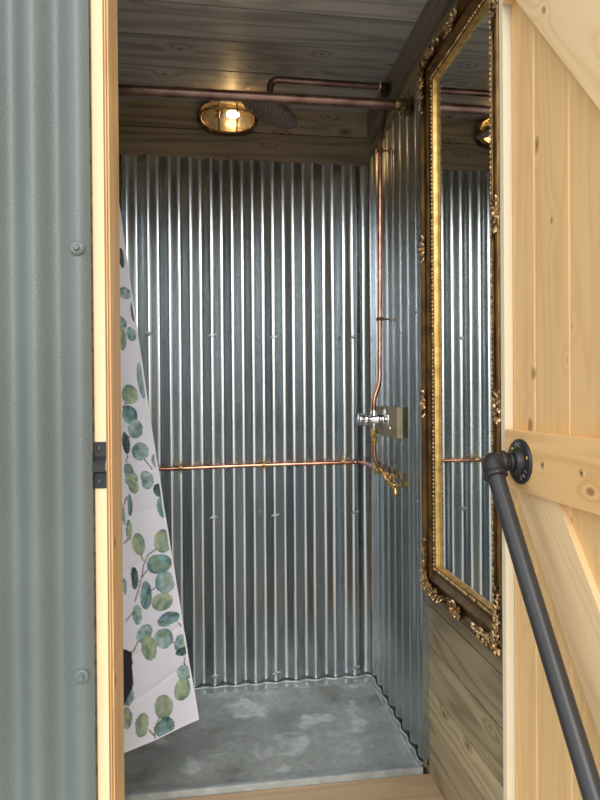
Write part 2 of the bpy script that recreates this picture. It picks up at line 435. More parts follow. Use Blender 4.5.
# flat trim lip at the open front edge
mb.box((.5850, 1.6565, .434), (.5965, 1.6588, 2.404))
sheetR = mb.build('corrugated_sheet', M_galvr)
tag(sheetR, 'darker corrugated steel sheet on the right wall behind the tap and shower valve', 'metal sheet')
for y, z in [(1.70, 1.744), (1.70, 1.19), (1.852, 1.70)]:
    s = MB(); hexscrew(s, (.586, y, z), (-1, 0, 0), .005, .004); s.build('screw', M_steelscrew, sheetR)
mb = corrugate('s', M_galv, 'y', 1.66, 2.226, .434, 2.404, -.376, 1.70, sign=1, wav=.2)
tag(mb.build('corrugated_sheet', M_galv), 'corrugated steel sheet on the left wall behind the leaf-print curtain', 'metal sheet')

# exterior cladding: two overlapping sheets
PX = -.241
mb = corrugate('e', M_clad, 'x', -1.35, -.2657, .20, 2.70, 1.1105, -.2358, amp=.0115, wav=0)
cl = mb.build('cladding_sheet', M_clad); tag(cl, 'grey-green corrugated exterior cladding sheet at the left edge, without bolts', 'cladding')
mb = corrugate('e', M_clad, 'x', -.2655, -.2158, .20, 2.70, 1.1062, -.2358, amp=.0105, wav=0)
cl2 = mb.build('cladding_sheet', M_clad); tag(cl2, 'narrow grey-green corrugated strip with two bolts beside the left door jamb', 'cladding')
for x, z in [(-.2360, 1.7620), (-.2350, 1.0130)]:
    s = MB(); s.lathe((x, 1.0957, z), (0, -1, 0), [(0, .0125), (.0022, .0125), (.0038, .0105), (.004, .0078)], seg=28)
    s.lathe((x, 1.0919, z), (0, -1, 0), [(0, .0082), (.0012, .0082)], seg=24)
    s.lathe((x, 1.0912, z), (0, -1, 0), [(0, .0052), (.0045, .0052), (.0055, .0042)], seg=6, smooth=False)
    s.build('bolt', M_clad, cl2)

# ------------------------------------------------------------------ shower tray
tray = empty('shower_tray', (.1, 1.95, .352), 'shallow weathered grey zinc shower tray on the hut floor below the corrugated walls', 'shower tray')
x0, x1, y0, y1 = -.383, .5835, 1.659, 2.250
mb = MB()
# rim ring + sunk basin (nested loops)
def ring(a, z, n=1): return [(x0 + a[0], y0 + a[1], z), (x1 - a[2], y0 + a[1], z), (x1 - a[2], y1 - a[3], z), (x0 + a[0], y1 - a[3], z)]
loops = [ring((0, 0, 0, 0), .3535), ring((0, 0, 0, 0), ZT - .002), ring((.0015, .0015, .0015, .0015), ZT),
         ring((.02, .012, .010, .058), ZT), ring((.024, .016, .014, .064), ZT - .0035), ring((.045, .05, .035, .085), ZT - .0085), ring((.3, .22, .3, .22), ZT - .0125)]
vs = [p for l in loops for p in l]; fs = []
for i in range(len(loops) - 1):
    for k in range(4):
        k2 = (k + 1) % 4; fs.append([i * 4 + k, i * 4 + k2, i * 4 + 4 + k2, i * 4 + 4 + k])
fs.append([24, 25, 26, 27]); fs.append([3, 2, 1, 0])
mb.add(vs, fs[:4] + fs[16:])
mb.add(vs, fs[4:16], 1); mb.build('basin', [M_tray, M_trayrim], tray)
mb = MB(); mb.box((x0, y0 - .0016, ZF + .0005), (x1, y0, ZT + .0012), bev=.0005); mb.box((x0, y0 - .0012, ZT), (x1, y0 + .006, ZT + .0014), bev=.0005)
tag(mb.build('front_lip', M_trayedge, tray), 'bright folded zinc front lip')
# sealing upstand, crinkled along the foot of the walls
mb = MB(); vs = []; n = 120
for i in range(n + 1):
    x = -.368 + .95 * i / n
    yy = 2.229 - .0035 * math.cos(2 * PI * (x - PH) / PIT)
    vs += [(x, yy, ZT), (x, yy - .002, ZT + .0045), (x, yy + .006, ZT + .0045 + .001 * noise.noise(V((x * 40, 0, 0))))]
fs = []
for i in range(n):
    for k in range(2): fs.append([i * 3 + k, i * 3 + 3 + k, i * 3 + 4 + k, i * 3 + 1 + k])
mb.add(vs, fs, 0, True)
vs = []
for i in range(n + 1):
    y = 1.665 + .56 * i / n
    xx = .5795 - .0035 * math.cos(2 * PI * (y - 1.70) / PIT)
    vs += [(xx, y, ZT), (xx - .002, y, ZT + .0045), (xx + .0055, y, ZT + .005)]
mb.add(vs, fs, 0, True); mb.build('sealant_strip', M_trayedge, tray)

# ------------------------------------------------------------------ curtain
TLp, TRp = V((-.358, 1.765, 2.345)), V((-.305, 1.765, 2.345))
BLp, BRp = V((-.355, 1.585, .548)), V((-.057, 1.80, .548))
TL0, BL0 = V((-.362, 1.765, 2.345)), V((-.36, 1.585, .548))
def surf(s, t): return (TL0 * (1 - s) + TRp * s) * (1 - t) + (BL0 * (1 - s) + BRp * s) * t
LEAVES = [(0.724, 0.3742, 0.078, 0.019, 0), (0.896, 0.3686, 0.071, 0.0112, 1), (0.952, 0.4427, 0.056, 0.0256, 1), (0.748, 0.4652, 0.12, 0.0158, 0), (0.715, 0.4971, 0.114, 0.0141, 2), (0.774, 0.5195, 0.105, 0.0142, 1), (0.609, 0.5398, 0.053, 0.0171, 3), (0.805, 0.5554, 0.121, 0.0126, 1), (0.988, 0.5723, 0.04, 0.0112, 1), (0.609, 0.5858, 0.068, 0.0124, 2), (0.635, 0.5971, 0.086, 0.0093, 0), (0.844, 0.5965, 0.077, 0.0095, 1), (0.908, 0.2484, 0.056, 0.0144, 3), (0.871, 0.3039, 0.12, 0.0096, 1), (0.752, 0.352, 0.09, 0.0095, 1), (0.982, 0.3332, 0.038, 0.0161, 3), (0.651, 0.6082, 0.067, 0.0108, 0), (0.847, 0.6055, 0.076, 0.0095, 1), (0.969, 0.62, 0.057, 0.0112, 3), (0.982, 0.6471, 0.062, 0.0152, 2), (0.578, 0.6359, 0.029, 0.0176, 2), (0.495, 0.6506, 0.017, 0.0137, 1), (0.542, 0.6747, 0.033, 0.0152, 0), (0.638, 0.6987, 0.071, 0.0169, 0), (0.932, 0.7014, 0.11, 0.0166, 0), (0.851, 0.7359, 0.126, 0.0157, 2), (0.885, 0.7666, 0.107, 0.0165, 1), (0.558, 0.7492, 0.036, 0.0166, 3), (0.448, 0.7576, 0.02, 0.0119, 1), (0.659, 0.7787, 0.066, 0.0198, 2), (0.827, 0.7963, 0.103, 0.014, 0), (0.553, 0.8044, 0.048, 0.0135, 1), (0.866, 0.8259, 0.106, 0.0109, 2), (0.791, 0.8537, 0.096, 0.0147, 1), (0.604, 0.836, 0.075, 0.0128, 1), (0.638, 0.8595, 0.065, 0.0196, 0), (0.959, 0.8732, 0.069, 0.0158, 1), (0.964, 0.8834, 0.068, 0.0063, 3), (0.943, 0.9186, 0.07, 0.011, 1), (0.9, 0.9423, 0.073, 0.0172, 0), (0.712, 0.9567, 0.078, 0.0182, 4), (0.515, 0.9712, 0.057, 0.0161, 4), (0.701, 0.989, 0.076, 0.0151, 2), (0.399, 0.9526, 0.04, 0.0144, 4), (0.423, 0.9231, 0.042, 0.0131, 1)]
STEMS = [[(0.8422, 0.7123), (0.7485, 0.7181), (0.6698, 0.7338), (0.6308, 0.7503), (0.5399, 0.7836)], [(0.7326, 0.7385), (0.6308, 0.7503)], [(0.655, 0.7141), (0.6755, 0.7257)], [(0.7725, 0.7718), (0.6958, 0.7759)], [(0.4777, 0.6932), (0.5288, 0.6864)], [(0.4431, 0.809), (0.515, 0.7987)], [(0.4988, 0.6346), (0.5464, 0.6232)], [(0.4873, 0.8586), (0.5341, 0.845), (0.5941, 0.8412)], [(0.879, 0.8639), (0.9324, 0.8738)], [(0.6034, 1.0028), (0.6139, 0.982), (0.666, 0.9696)], [(0.5684, 0.9839), (0.6073, 0.995)], [(0.9671, 0.8946), (0.9585, 0.9043), (1.0079, 0.9175)], [(0.9663, 0.8365), (1.0234, 0.8538)], [(0.6129, 0.4856), (0.6897, 0.4755)], [(0.5953, 0.5397), (0.6924, 0.5286)], [(0.5858, 0.5688), (0.6161, 0.5603)], [(0.8541, 0.5684), (0.9234, 0.5842)]]
PAL = {0: ((.44, .50, .36), (.13, .22, .17)), 1: ((.42, .54, .54), (.09, .20, .22)), 2: ((.24, .40, .40), (.035, .11, .13)),
       3: ((.10, .17, .17), (.012, .03, .035)), 4: ((.42, .47, .33), (.15, .22, .17))}
HL = 1.80
def width(t): return (surf(1, t) - surf(0, t)).length
def col_at(s, t):
    base = [.74, .74, .82]
    w = width(t)
    # black corner patch
    if .36 < s < .478 - (t - .86) * .3 and .848 + (s - .3847) * .11 < t < .934 - (s - .383) * .30: return (.012, .013, .018)
    for pts in STEMS:
        for (a, b), (c, d) in zip(pts, pts[1:]):
            px, py, qx, qy, X, Y = a * w, b * HL, c * w, d * HL, s * w, t * HL
            dx, dy = qx - px, qy - py; L = dx * dx + dy * dy
            k = max(0, min(1, ((X - px) * dx + (Y - py) * dy) / L))
            if math.hypot(X - px - k * dx, Y - py - k * dy) < .0021: base = [.26, .14, .13]
    for i, (ls, lt, rs, rt, k) in enumerate(LEAVES):
        dx, dy = (s - ls) / rs / 1.05, (t - lt) / rt / 1.05
        if abs(dx) > 1.2 or abs(dy) > 1.2: continue
        a = math.atan2(dy, dx); tip = (.5 + i * 1.3) % 6.28
        r = math.hypot(dx, dy); rad = 1 - .07 * math.cos(2 * (a - tip)) + .05 * math.cos(a - tip) ** 9 + .03 * noise.noise(V((a, i, 0)))
        if r < rad:
            hi, lo = PAL[k]
            f = .5 + .55 * (math.sin(tip) * dy + math.cos(tip) * dx) * .7 + .75 * noise.noise(V((dx * 1.6 + i, dy * 1.6, 3)))
            f += .25 * (r > rad * .9)
            vein = abs(math.sin(tip) * dx - math.cos(tip) * dy + .1 * math.sin(3 * dy)) < .035
            f = max(0, min(1, f - (.2 if vein else 0)))
            g = noise.noise(V((dx * 1.3, dy * 1.3 + i * 3, 9)))
            c = [hi[q] * (1 - f) + lo[q] * f for q in range(3)]
            if g > .18 and k in (0, 1, 2, 4): c = [c[0] + (.30 - c[0]) * .4, c[1] + (.38 - c[1]) * .4, c[2] + (.16 - c[2]) * .4]
            base = c
    return base
def curt(s, t):
    p = surf(s, t)
    p = p + V((.002, 0, 0)) * (1 - s)
    amp = .004 + .006 * (1 - t)
    n = V((-.58, .81, 0))
    q = math.sin(s * 7.5 + 1.1 + .9 * math.sin(t * 5)) * amp * math.sin(PI * min(1, (1 - s) * 2.2 + .02) / 2)
    # horizontal storage creases
    cr = 0
    for tc_, sl in ((.655, -.02), (.735, -.05), (.865, -.045), (.93, -.05), (.50, .01), (.515, .015), (.575, -.01)):
        d = t - (tc_ + sl * (s - .5)); cr += .0045 * math.exp(-abs(d) / .006)
    bow = .007 * math.sin(PI * t) * s
    rip = .0018 * noise.noise(V((s * 5, t * 16, 2)))
    hemz = -.012 * max(0, 1 - abs(s - .45) / .3) * max(0, (t - .9) / .1)
    return p + n * (q + cr + rip) + V((-bow, 0, 0))
cu = empty('shower_curtain', (-.33, 1.765, 2.379), 'white shower curtain printed with green eucalyptus leaves hanging at the left of the tray', 'curtain')
nsx, ntz = 110, 720
me = bpy.data.meshes.new('curtain_fabric')
vs = []; cols = []
for j in range(ntz + 1):
    t = j / ntz
    for i in range(nsx + 1):
        s = i / nsx
        vs.append(curt(s, t) - V(cu['_w']))
        if t > .18 and s > .3: cc = col_at(s, t)
        else: cc = [.74, .74, .82]
        cols.append((cc[0], cc[1], cc[2], 1))
fs = [(j * (nsx + 1) + i, j * (nsx + 1) + i + 1, (j + 1) * (nsx + 1) + i + 1, (j + 1) * (nsx + 1) + i) for j in range(ntz) for i in range(nsx)]
me.from_pydata([tuple(v) for v in vs], [], fs); me.materials.append(M_curt)
for p in me.polygons: p.use_smooth = True
at = me.attributes.new('print', 'FLOAT_COLOR', 'POINT')
for i, c in enumerate(cols): at.data[i].color = c
fab = bpy.data.objects.new('fabric', me); C.objects.link(fab); fab.parent = cu; fab['_w'] = cu['_w']
sd = fab.modifiers.new('thick', 'SOLIDIFY'); sd.thickness = .0006
M_hem = metal('white_hem', (.72, .71, .76), .7, 0, .03, 20)
mb = MB()   # stitched edge and bottom hem
mb.tube([curt(1, t / 60) for t in range(61)], .0030, 8)
mb.tube([curt(s / 40, 1) for s in range(41)], .0022, 8)
mb.build('hem', M_hem, cu)
mb = MB()
for i in range(4):
    x = -.356 + .017 * i
    mb.tube(arc((x, 1.765, 2.372), (0, 1, 0), (0, 0, 1), .0225, 0, 2 * PI, 20)[:-1], .0014, 6, closed=True)
mb.build('curtain_ring', M_steelscrew, cu)

# ------------------------------------------------------------------ curtain rod
rod = empty('shower_rod', (.1, 1.765, 2.379), 'long copper rod with shade painted into its colour crossing above the shower near the ceiling', 'curtain rod')
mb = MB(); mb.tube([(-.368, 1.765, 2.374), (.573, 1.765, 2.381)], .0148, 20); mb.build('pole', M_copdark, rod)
mb = MB(); mb.lathe((.545, 1.765, 2.381), (1, 0, 0), [(0, .0168), (.003, .0180), (.034, .0180), (.0385, .016)], seg=24)
mb.box((.583, 1.738, 2.352), (.5855, 1.792, 2.410), bev=.001)
mb.tube([(.567, 1.765, 2.364), (.567, 1.765, 2.352)], .0035, 8)
tag(mb.build('end_socket', M_brassdull, rod), 'dull brass end socket')
mb = MB(); mb.lathe((-.371, 1.765, 2.374), (1, 0, 0), [(0, .025), (.004, .025), (.008, .0175), (.03, .0175)], seg=24); mb.build('end_socket', M_brassdull, rod)

# ------------------------------------------------------------------ shower pipework
sh = empty('shower_pipe', (.552, 1.95, 1.45), 'copper shower riser on the right wall with overhead arm and round rain head', 'shower')
rp = fillet([(.524, 1.95, 1.448), (.524, 1.95, 1.490), (.5445, 1.95, 1.545), (.551, 1.95, 2.325)], .03)
mb = MB(); mb.tube(rp, .0078, 14); mb.build('riser_pipe', M_copper, sh)
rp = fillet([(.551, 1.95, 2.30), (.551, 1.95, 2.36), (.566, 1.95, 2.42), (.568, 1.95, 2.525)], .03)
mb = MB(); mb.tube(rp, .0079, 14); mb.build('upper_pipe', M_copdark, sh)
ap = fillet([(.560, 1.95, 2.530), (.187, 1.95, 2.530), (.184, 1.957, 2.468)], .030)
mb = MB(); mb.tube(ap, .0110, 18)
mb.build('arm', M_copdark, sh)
mb = MB(); mb.tube([(.548, 1.95, 2.530), (.553, 1.95, 2.530)], .0128, 18); tag(mb.build('collar', M_whitewire, sh), 'pale collar at the end of the arm')
mb = MB(); mb.lathe((.553, 1.95, 2.530), (1, 0, 0), [(0, .014), (.02, .0145), (.026, .011)], seg=20); mb.blob((.568, 1.95, 2.530), (.015, .015, .015))
mb.lathe((.568, 1.95, 2.500), (0, 0, 1), [(0, .012), (.02, .013)], seg=20)
mb.tube([(.568, 1.95, 2.530), (.594, 1.95, 2.530)], .007, 10); mb.lathe((.584, 1.95, 2.530), (1, 0, 0), [(0, .02), (.006, .022), (.008, .022)], seg=20)
mb.build('wall_elbow', M_dark, sh)
# head
hn = V((-.37, .075, -.925)).normalized(); hc = V((.183, 1.962, 2.432))
hd = MB(); hd.lathe(hc, hn, [(-.024, .010), (-.016, .014), (-.010, .03), (-.006, .085), (-.003, .0975), (.002, .0995), (.004, .096), (.0042, .0)], seg=48)
hd.tube([hc - hn * .022, V((.184, 1.957, 2.468))], .010, 12)
hd.blob(hc - hn * .024, (.0135, .0135, .0135))
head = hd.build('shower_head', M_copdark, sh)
nb = MB(); e1 = hn.cross(V((0, 1, 0))).normalized(); e2 = hn.cross(e1)
for i in range(-7, 8):
    for j in range(-7, 8):
        if i * i + j * j < 52:
            c = hc + e1 * (i * .0122 + (j % 2) * .004) + e2 * (j * .0122) + hn * .0048
            nb.lathe(c, hn, [(0, .0030), (.0016, .0026), (.0026, .0012)], seg=8)
M_nozz = metal('nozzle_rubber', (.46, .38, .34), .4, .6, .1, 60)
tag(nb.build('nozzle', M_nozz, head), 'paler rows of nozzles', kind=None)
def saddle(mb, c, d, along, r):
    """two-part pipe clip with screws; d points from the wall to the pipe"""
    c, d, al = V(c), V(d).normalized(), V(along).normalized(); w = d.cross(al)
    a = arc(c, w, d, r + .0016, 0, 2 * PI, 16)[:-1]
    for k in (-.0035, 0, .0035): mb.tube([p + al * k for p in a], .0021, 6, closed=True)
    for sg in (-1, 1):
        mb.tube([c + w * sg * (r + .001), c + w * sg * (r + .0115)], .0037, 8)
        mb.lathe(c + w * sg * (r + .0095) - d * .004, d, [(0, .004), (.009, .004), (.0095, .0048), (.012, .004)], seg=8)
for z, x in ((2.318, .551), (1.757, .5463)):
    s = MB(); saddle(s, (x, 1.95, z), (-1, 0, 0), (0, 0, 1), .0078)
    s.tube([(x + .008, 1.95, z), (.590, 1.95, z)], .003, 8); s.lathe((.584, 1.95, z), (1, 0, 0), [(0, .009), (.003, .010)], seg=14)
    tag(s.build('pipe_clip', M_brassdull, sh), 'dull brass pipe clip')

# valve mounting block
blk = MB(); blk.cur = 1.9
blk.box((.5655, 1.826, 1.366), (.5845, 2.088, 1.464), bev=.0012)
tag(blk.build('mounting_block', M_block), 'short pale timber block behind the chrome shower valve', 'timber block')
# valve
vz = 1.422
va = empty('shower_valve', (.5655, 1.95, vz), 'chrome shower valve with ribbed knob on the small timber block', 'shower valve')
mb = MB(); mb.lathe((.565, 1.95, vz), (-1, 0, 0), [(0, .036), (.003, .036), (.007, .031), (.009, .019), (.02, .017), (.022, .0195), (.033, .0195), (.036, .0175), (.052, .0175), (.055, .0135)], seg=32)
mb.lathe((.524, 1.95, vz), (0, 0, 1), [(.012, .0125), (.024, .0125), (.026, .0105), (.030, .0105)], seg=20)
mb.lathe((.524, 1.95, vz), (0, 0, -1), [(.012, .0125), (.026, .0125), (.028, .0105), (.034, .0105)], seg=20)
mb.lathe((.565, 1.905, vz - .028), (-1, 0, 0), [(0, .007), (.003, .0065), (.005, .003)], seg=14)
mb.build('valve_body', M_chrome, va)
mb = MB(); prof = []
mb.lathe((.510, 1.95, vz), (-1, 0, 0), [(0, .012), (.004, .0195), (.008, .0205), (.024, .0205), (.026, .0165), (.030, .0165), (.031, .0205), (.038, .0195), (.041, .015), (.042, 0)], seg=32)
for k in range(14):
    a = 2 * PI * k / 14
    mb.tube([(.501, 1.95 + .0203 * math.cos(a), vz + .0203 * math.sin(a)), (.487, 1.95 + .0203 * math.cos(a), vz + .0203 * math.sin(a))], .0016, 6)
mb.build('knob', M_chrome, va)

# supply pipe: along the back wall, round the corner to the tee and tap
sp = empty('supply_pipe', (.17, 2.21, 1.25), 'horizontal copper water pipe along the back wall bending round to the brass tap', 'water pipe')
zp = 1.250
pp = fillet([(-.345, 2.215, 1.240), (.1, 2.215, 1.248), (.535, 2.215, 1.252), (.556, 2.150, 1.249), (.556, 1.99, 1.244)], .02)
mb = MB(); mb.tube(pp, .0075, 14); mb.build('pipe', M_copper, sp)
for x in (-.1251, .1755, .4722):
    s = MB(); xx = crest(x - .012); xx = x
    saddle(s, (xx, 2.215, 1.2435 + .012 * (xx + .345) / .88), (0, -1, 0), (1, 0, 0), .0078)
    s.tube([(xx, 2.222, 1.2475), (xx, 2.240, 1.2475)], .003, 8)
    tag(s.build('pipe_clip', M_brass, sp), 'brass pipe clip')
mb = MB()
mb.tube(fillet([(.524, 1.95, 1.345), (.524, 1.95, 1.300), (.540, 1.955, 1.262), (.556, 1.960, 1.246)], .03), .0076, 14)
mb.build('drop_pipe', M_copper, sp)
mb = MB()
mb.lathe((.524, 1.95, 1.389), (0, 0, -1), [(0, .0098), (.004, .0125), (.014, .0125), (.015, .0095), (.026, .0100), (.027, .0128), (.040, .0128), (.043, .0090), (.05, .0090)], seg=6, smooth=False)
mb.lathe((.524, 1.95, 1.372), (0, -1, 0), [(0, .006), (.014, .006)], seg=10)
tag(mb.build('isolating_valve', M_brass, sp), 'brass isolating valve')
mb = MB()
mb.tube([(.556, 2.010, 1.245), (.556, 1.925, 1.240)], .0102, 14)
mb.lathe((.556, 1.995, 1.2445), (0, 1, 0), [(0, .0112), (.01, .0112)], seg=6, smooth=False)
mb.lathe((.556, 1.925, 1.240), (0, 1, 0), [(0, .0112), (.01, .0112)], seg=6, smooth=False)
mb.tube([(.552, 1.958, 1.247), (.545, 1.955, 1.262)], .0102, 12)
tag(mb.build('tee_joint', M_brass, sp), 'brass tee joint')
mb = MB(); mb.tube([(.556, 1.93, 1.240), (.556, 1.860, 1.222)], .0076, 14); mb.build('pipe', M_copper, sp)
mb = MB(); saddle(mb, (.556, 1.905, 1.233), (-1, 0, 0), (0, 1, -.25), .0078); mb.tube([(.56, 1.905, 1.233), (.592, 1.905, 1.233)], .003, 8)
tag(mb.build('pipe_clip', M_brass, sp), 'brass pipe clip'); mb = MB(); saddle(mb, (.556, 2.045, 1.246), (-1, 0, 0), (0, 1, 0), .0078); mb.tube([(.56, 2.045, 1.246), (.592, 2.045, 1.246)], .003, 8)
tag(mb.build('pipe_clip', M_brass, sp), 'brass pipe clip')
tp = empty('garden_tap', (.556, 1.84, 1.218), 'small brass tap at the end of the copper pipe on the right wall', 'tap')
mb = MB(); mb.lathe((.556, 1.866, 1.224), (0, -1, -.2), [(0, .0105), (.009, .0125), (.018, .0125), (.02, .010), (.040, .0095)], seg=12)
mb.blob((.556, 1.835, 1.217), (.013, .014, .013))
mb.tube(fillet([(.556, 1.838, 1.217), (.556, 1.824, 1.213), (.556, 1.818, 1.198)], .010), .0085, 14)
mb.lathe((.556, 1.818, 1.201), (0, 0, -1), [(0, .0095), (.005, .0105), (.009, .0105), (.010, .008)], seg=18)
mb.tube([(.556, 1.835, 1.217), (.586, 1.835, 1.217)], .006, 10)
mb.build('tap_body', M_brass, tp)
mb = MB(); mb.tube([(.556, 1.835, 1.222), (.556, 1.835, 1.246)], .005, 10); mb.tube([(.556, 1.815, 1.248), (.556, 1.855, 1.248)], .0048, 10); mb.blob((.556, 1.835, 1.248), (.0075, .009, .006))
mb.build('tap_handle', M_brass, tp)

# ------------------------------------------------------------------ bulkhead lamp
lc = V((.0545, YB, 2.523))
lamp = empty('bulkhead_lamp', tuple(lc), 'lit oval caged bulkhead lamp on the back wall above the corrugated steel', 'wall lamp')
def oval(w, h, y, n=48, p=2.5):
    out = []
    for k in range(n):
        a = 2 * PI * k / n; c, s = math.cos(a), math.sin(a)
        out.append(V((lc.x + w * math.copysign(abs(c) ** (2 / p), c), y, lc.z + h * math.copysign(abs(s) ** (2 / p), s))))
    return out
def loft(mb, loops, mat=0, cap0=False, cap1=False):
    n = len(loops[0]); vs = [p for l in loops for p in l]; fs = []
    for i in range(len(loops) - 1):
        for k in range(n): fs.append([i * n + k, i * n + (k + 1) % n, (i + 1) * n + (k + 1) % n, (i + 1) * n + k])
    mb.add(vs, fs, mat, True)
    if cap0: mb.add(loops[0], [list(range(n))], mat)
    if cap1: mb.add(loops[-1], [list(range(n))], mat)
mb = MB(); loft(mb, [oval(.103, .054, YB), oval(.105, .055, YB - .028), oval(.111, .058, YB - .032), oval(.111, .058, YB - .040), oval(.103, .054, YB - .042), oval(.094, .050, YB - .036), oval(.090, .047, YB - .010)], cap0=True, cap1=True)
for a in (-.062, .062):
    for sg in (-1, 1):
        mb.lathe((lc.x + a, YB - .046, lc.z + sg * .052), (0, 1, 0), [(0, .009), (.018, .009)], seg=14)
        mb.tube([(lc.x + a, YB - .056, lc.z + sg * .052), (lc.x + a, YB - .046, lc.z + sg * .052)], .005, 8)
mb.build('lamp_base', M_brassdull, lamp)
mb = MB(); mb.add(oval(.089, .0465, YB - .012), [list(range(48))]); M_refl = metal('lamp_reflector', (.17, .16, .14), .3, .5, .05, 30); tag(mb.build('reflector', M_refl, lamp), 'pale reflector plate inside the lamp')
mb = MB(); loft(mb, [oval(.090, .048, YB - .038), oval(.089, .047, YB - .060), oval(.080, .042, YB - .078), oval(.062, .032, YB - .090), oval(.035, .018, YB - .096)], cap1=True)
mb.build('lamp_glass', M_glass, lamp)
mb = MB()
for dx in (-.032, .032):
    k = (1 - abs(dx / .095) ** 2.5) ** (1 / 2.5)
    hh = .056 * k
    pts = [(lc.x + dx, YB - .042, lc.z - hh), (lc.x + dx, YB - .085, lc.z - hh * .86), (lc.x + dx, YB - .102, lc.z - hh * .4), (lc.x + dx, YB - .102, lc.z + hh * .4), (lc.x + dx, YB - .085, lc.z + hh * .86), (lc.x + dx, YB - .042, lc.z + hh)]
    mb.tube(fillet(pts, .02), .0027, 8)
mb.tube(fillet([(lc.x - .098, YB - .042, lc.z), (lc.x - .092, YB - .08, lc.z), (lc.x - .06, YB - .102, lc.z), (lc.x + .06, YB - .102, lc.z), (lc.x + .092, YB - .08, lc.z), (lc.x + .098, YB - .042, lc.z)], .02), .0027, 8)
mb.tube(oval(.099, .056, YB - .043), .0048, 8, closed=True)
mb.build('cage', M_brassdull, lamp)
mb = MB(); mb.blob((lc.x + .018, YB - .052, lc.z + .004), (.024, .014, .014)); mb.build('bulb', M_bulb, lamp)
mb = MB(); mb.lathe((lc.x - .05, YB - .052, lc.z + .004), (1, 0, 0), [(0, .013), (.034, .013)], seg=16); mb.build('bulb_holder', M_brassdull, lamp)

# pale wire hooks on the ceiling
for i, (x, y) in enumerate([(.118, 2.11), (-.055, 2.11)]):
    mb = MB(); s = .011
    if i == 0:
        pts = fillet([(x - s, y, ZC - .004), (x + s * 1.1, y - .004, ZC - .006), (x, y - .003, ZC - .026), (x - s, y, ZC - .005)], .004)
    else:
        pts = [(x, y, ZC), (x - .001, y, ZC - .012), (x + .003, y - .001, ZC - .024)]
    mb.tube(pts, .0013, 6)
    o = mb.build('wire_hook', M_whitewire)
    tag(o, ['triangular pale wire hook on the ceiling above the lamp and shower head', 'thin straight pale wire hook on the ceiling above the left end of the lamp'][i], 'hook')

# ------------------------------------------------------------------ mirror
GY0, GY1, GZ0, GZ1 = 1.199, 1.530, 1.047, 2.336     # glass opening
WF = .089
mir = empty('wall_mirror', (XR, 1.38, .955), 'tall rectangular mirror in an ornate dark bronze and gold frame on the right wall', 'mirror')
def frame_loops(prof):
    """prof: (offset outwards from the glass edge, x) -> mitred frame"""
    loops = []
    for d, x in prof:
        loops.append([V((x, GY0 - min(d, 1.0), GZ0 - d)), V((x, GY1 + d * KF, GZ0 - d)), V((x, GY1 + d * KF, GZ1 + d)), V((x, GY0 - d, GZ1 + d))])
    return loops
def frame(mb, prof):
    ls = frame_loops(prof); vs = [p for l in ls for p in l]; fs = []
    for i in range(len(ls) - 1):
        for k in range(4): fs.append([i * 4 + k, i * 4 + (k + 1) % 4, i * 4 + 4 + (k + 1) % 4, i * 4 + 4 + k])
    mb.add(vs, fs, 0, False)
RW = .052; KF = 1.0  # the near stile ends behind the door jamb at y 1.146
def scale_near(mb):
    for v in mb.v:
        if v.y < GY0: v.y = GY0 - (GY0 - v.y) * (RW / WF)
mb = MB()
pr = [(.0042, .588), (.0047, .580), (.006, .5765), (.0125, .5765), (.014, .579), (.016, .584), (.020, .5855), (.030, .584), (.038, .580), (.042, .5755), (.046, .5745), (.050, .576), (.056, .5805), (.066, .582), (.072, .578), (.078, .5705), (.082, .569), (.086, .574), (.089, .584), (.089, XR)]
frame(mb, pr); scale_near(mb); fr_ = mb.build('frame_moulding', M_bronze, mir)
mb = MB(); frame(mb, [(-.001, .590), (0, .5868), (.001, .5855), (.0035, .5790), (.0045, .5788), (.005, .585)]); scale_near(mb)
tag(mb.build('inner_rim', M_goldrim, mir), 'bright gold inner rim')
mb = MB(); mb.add([(.588, GY0 - .006, GZ0 - .006), (.588, GY1 + .006, GZ0 - .006), (.588, GY1 + .006, GZ1 + .006), (.588, GY0 - .006, GZ1 + .006),
                   (.593, GY0 - .006, GZ0 - .006), (.593, GY1 + .006, GZ0 - .006), (.593, GY1 + .006, GZ1 + .006), (.593, GY0 - .006, GZ1 + .006)],
                  [[0, 1, 2, 3], [7, 6, 5, 4], [0, 4, 5, 1], [1, 5, 6, 2], [2, 6, 7, 3], [3, 7, 4, 0]])
mb.build('glass', M_mirror, mir)
# beading: small pearls all round
mb = MB(); d = .0094
def pearl(y, z):
    bm = bmesh.new(); bmesh.ops.create_uvsphere(bm, u_segments=7, v_segments=5, radius=.0036)
    for v in bm.verts: v.co = V((v.co.x * .8 + .5757, v.co.y * .8 + y, v.co.z * 1.25 + z))
    mb.bm(bm, 0, True)
z = GZ0 - d
while z < GZ1 + d:
    pearl(GY1 + d * KF, z); pearl(GY0 - d * RW / WF, z); z += .0108
y = GY0 - .02
while y < GY1 + d:
    pearl(y, GZ0 - d); pearl(y, GZ1 + d); y += .0108
tag(mb.build('beading', M_orn, mir), 'rope of small gold beads')
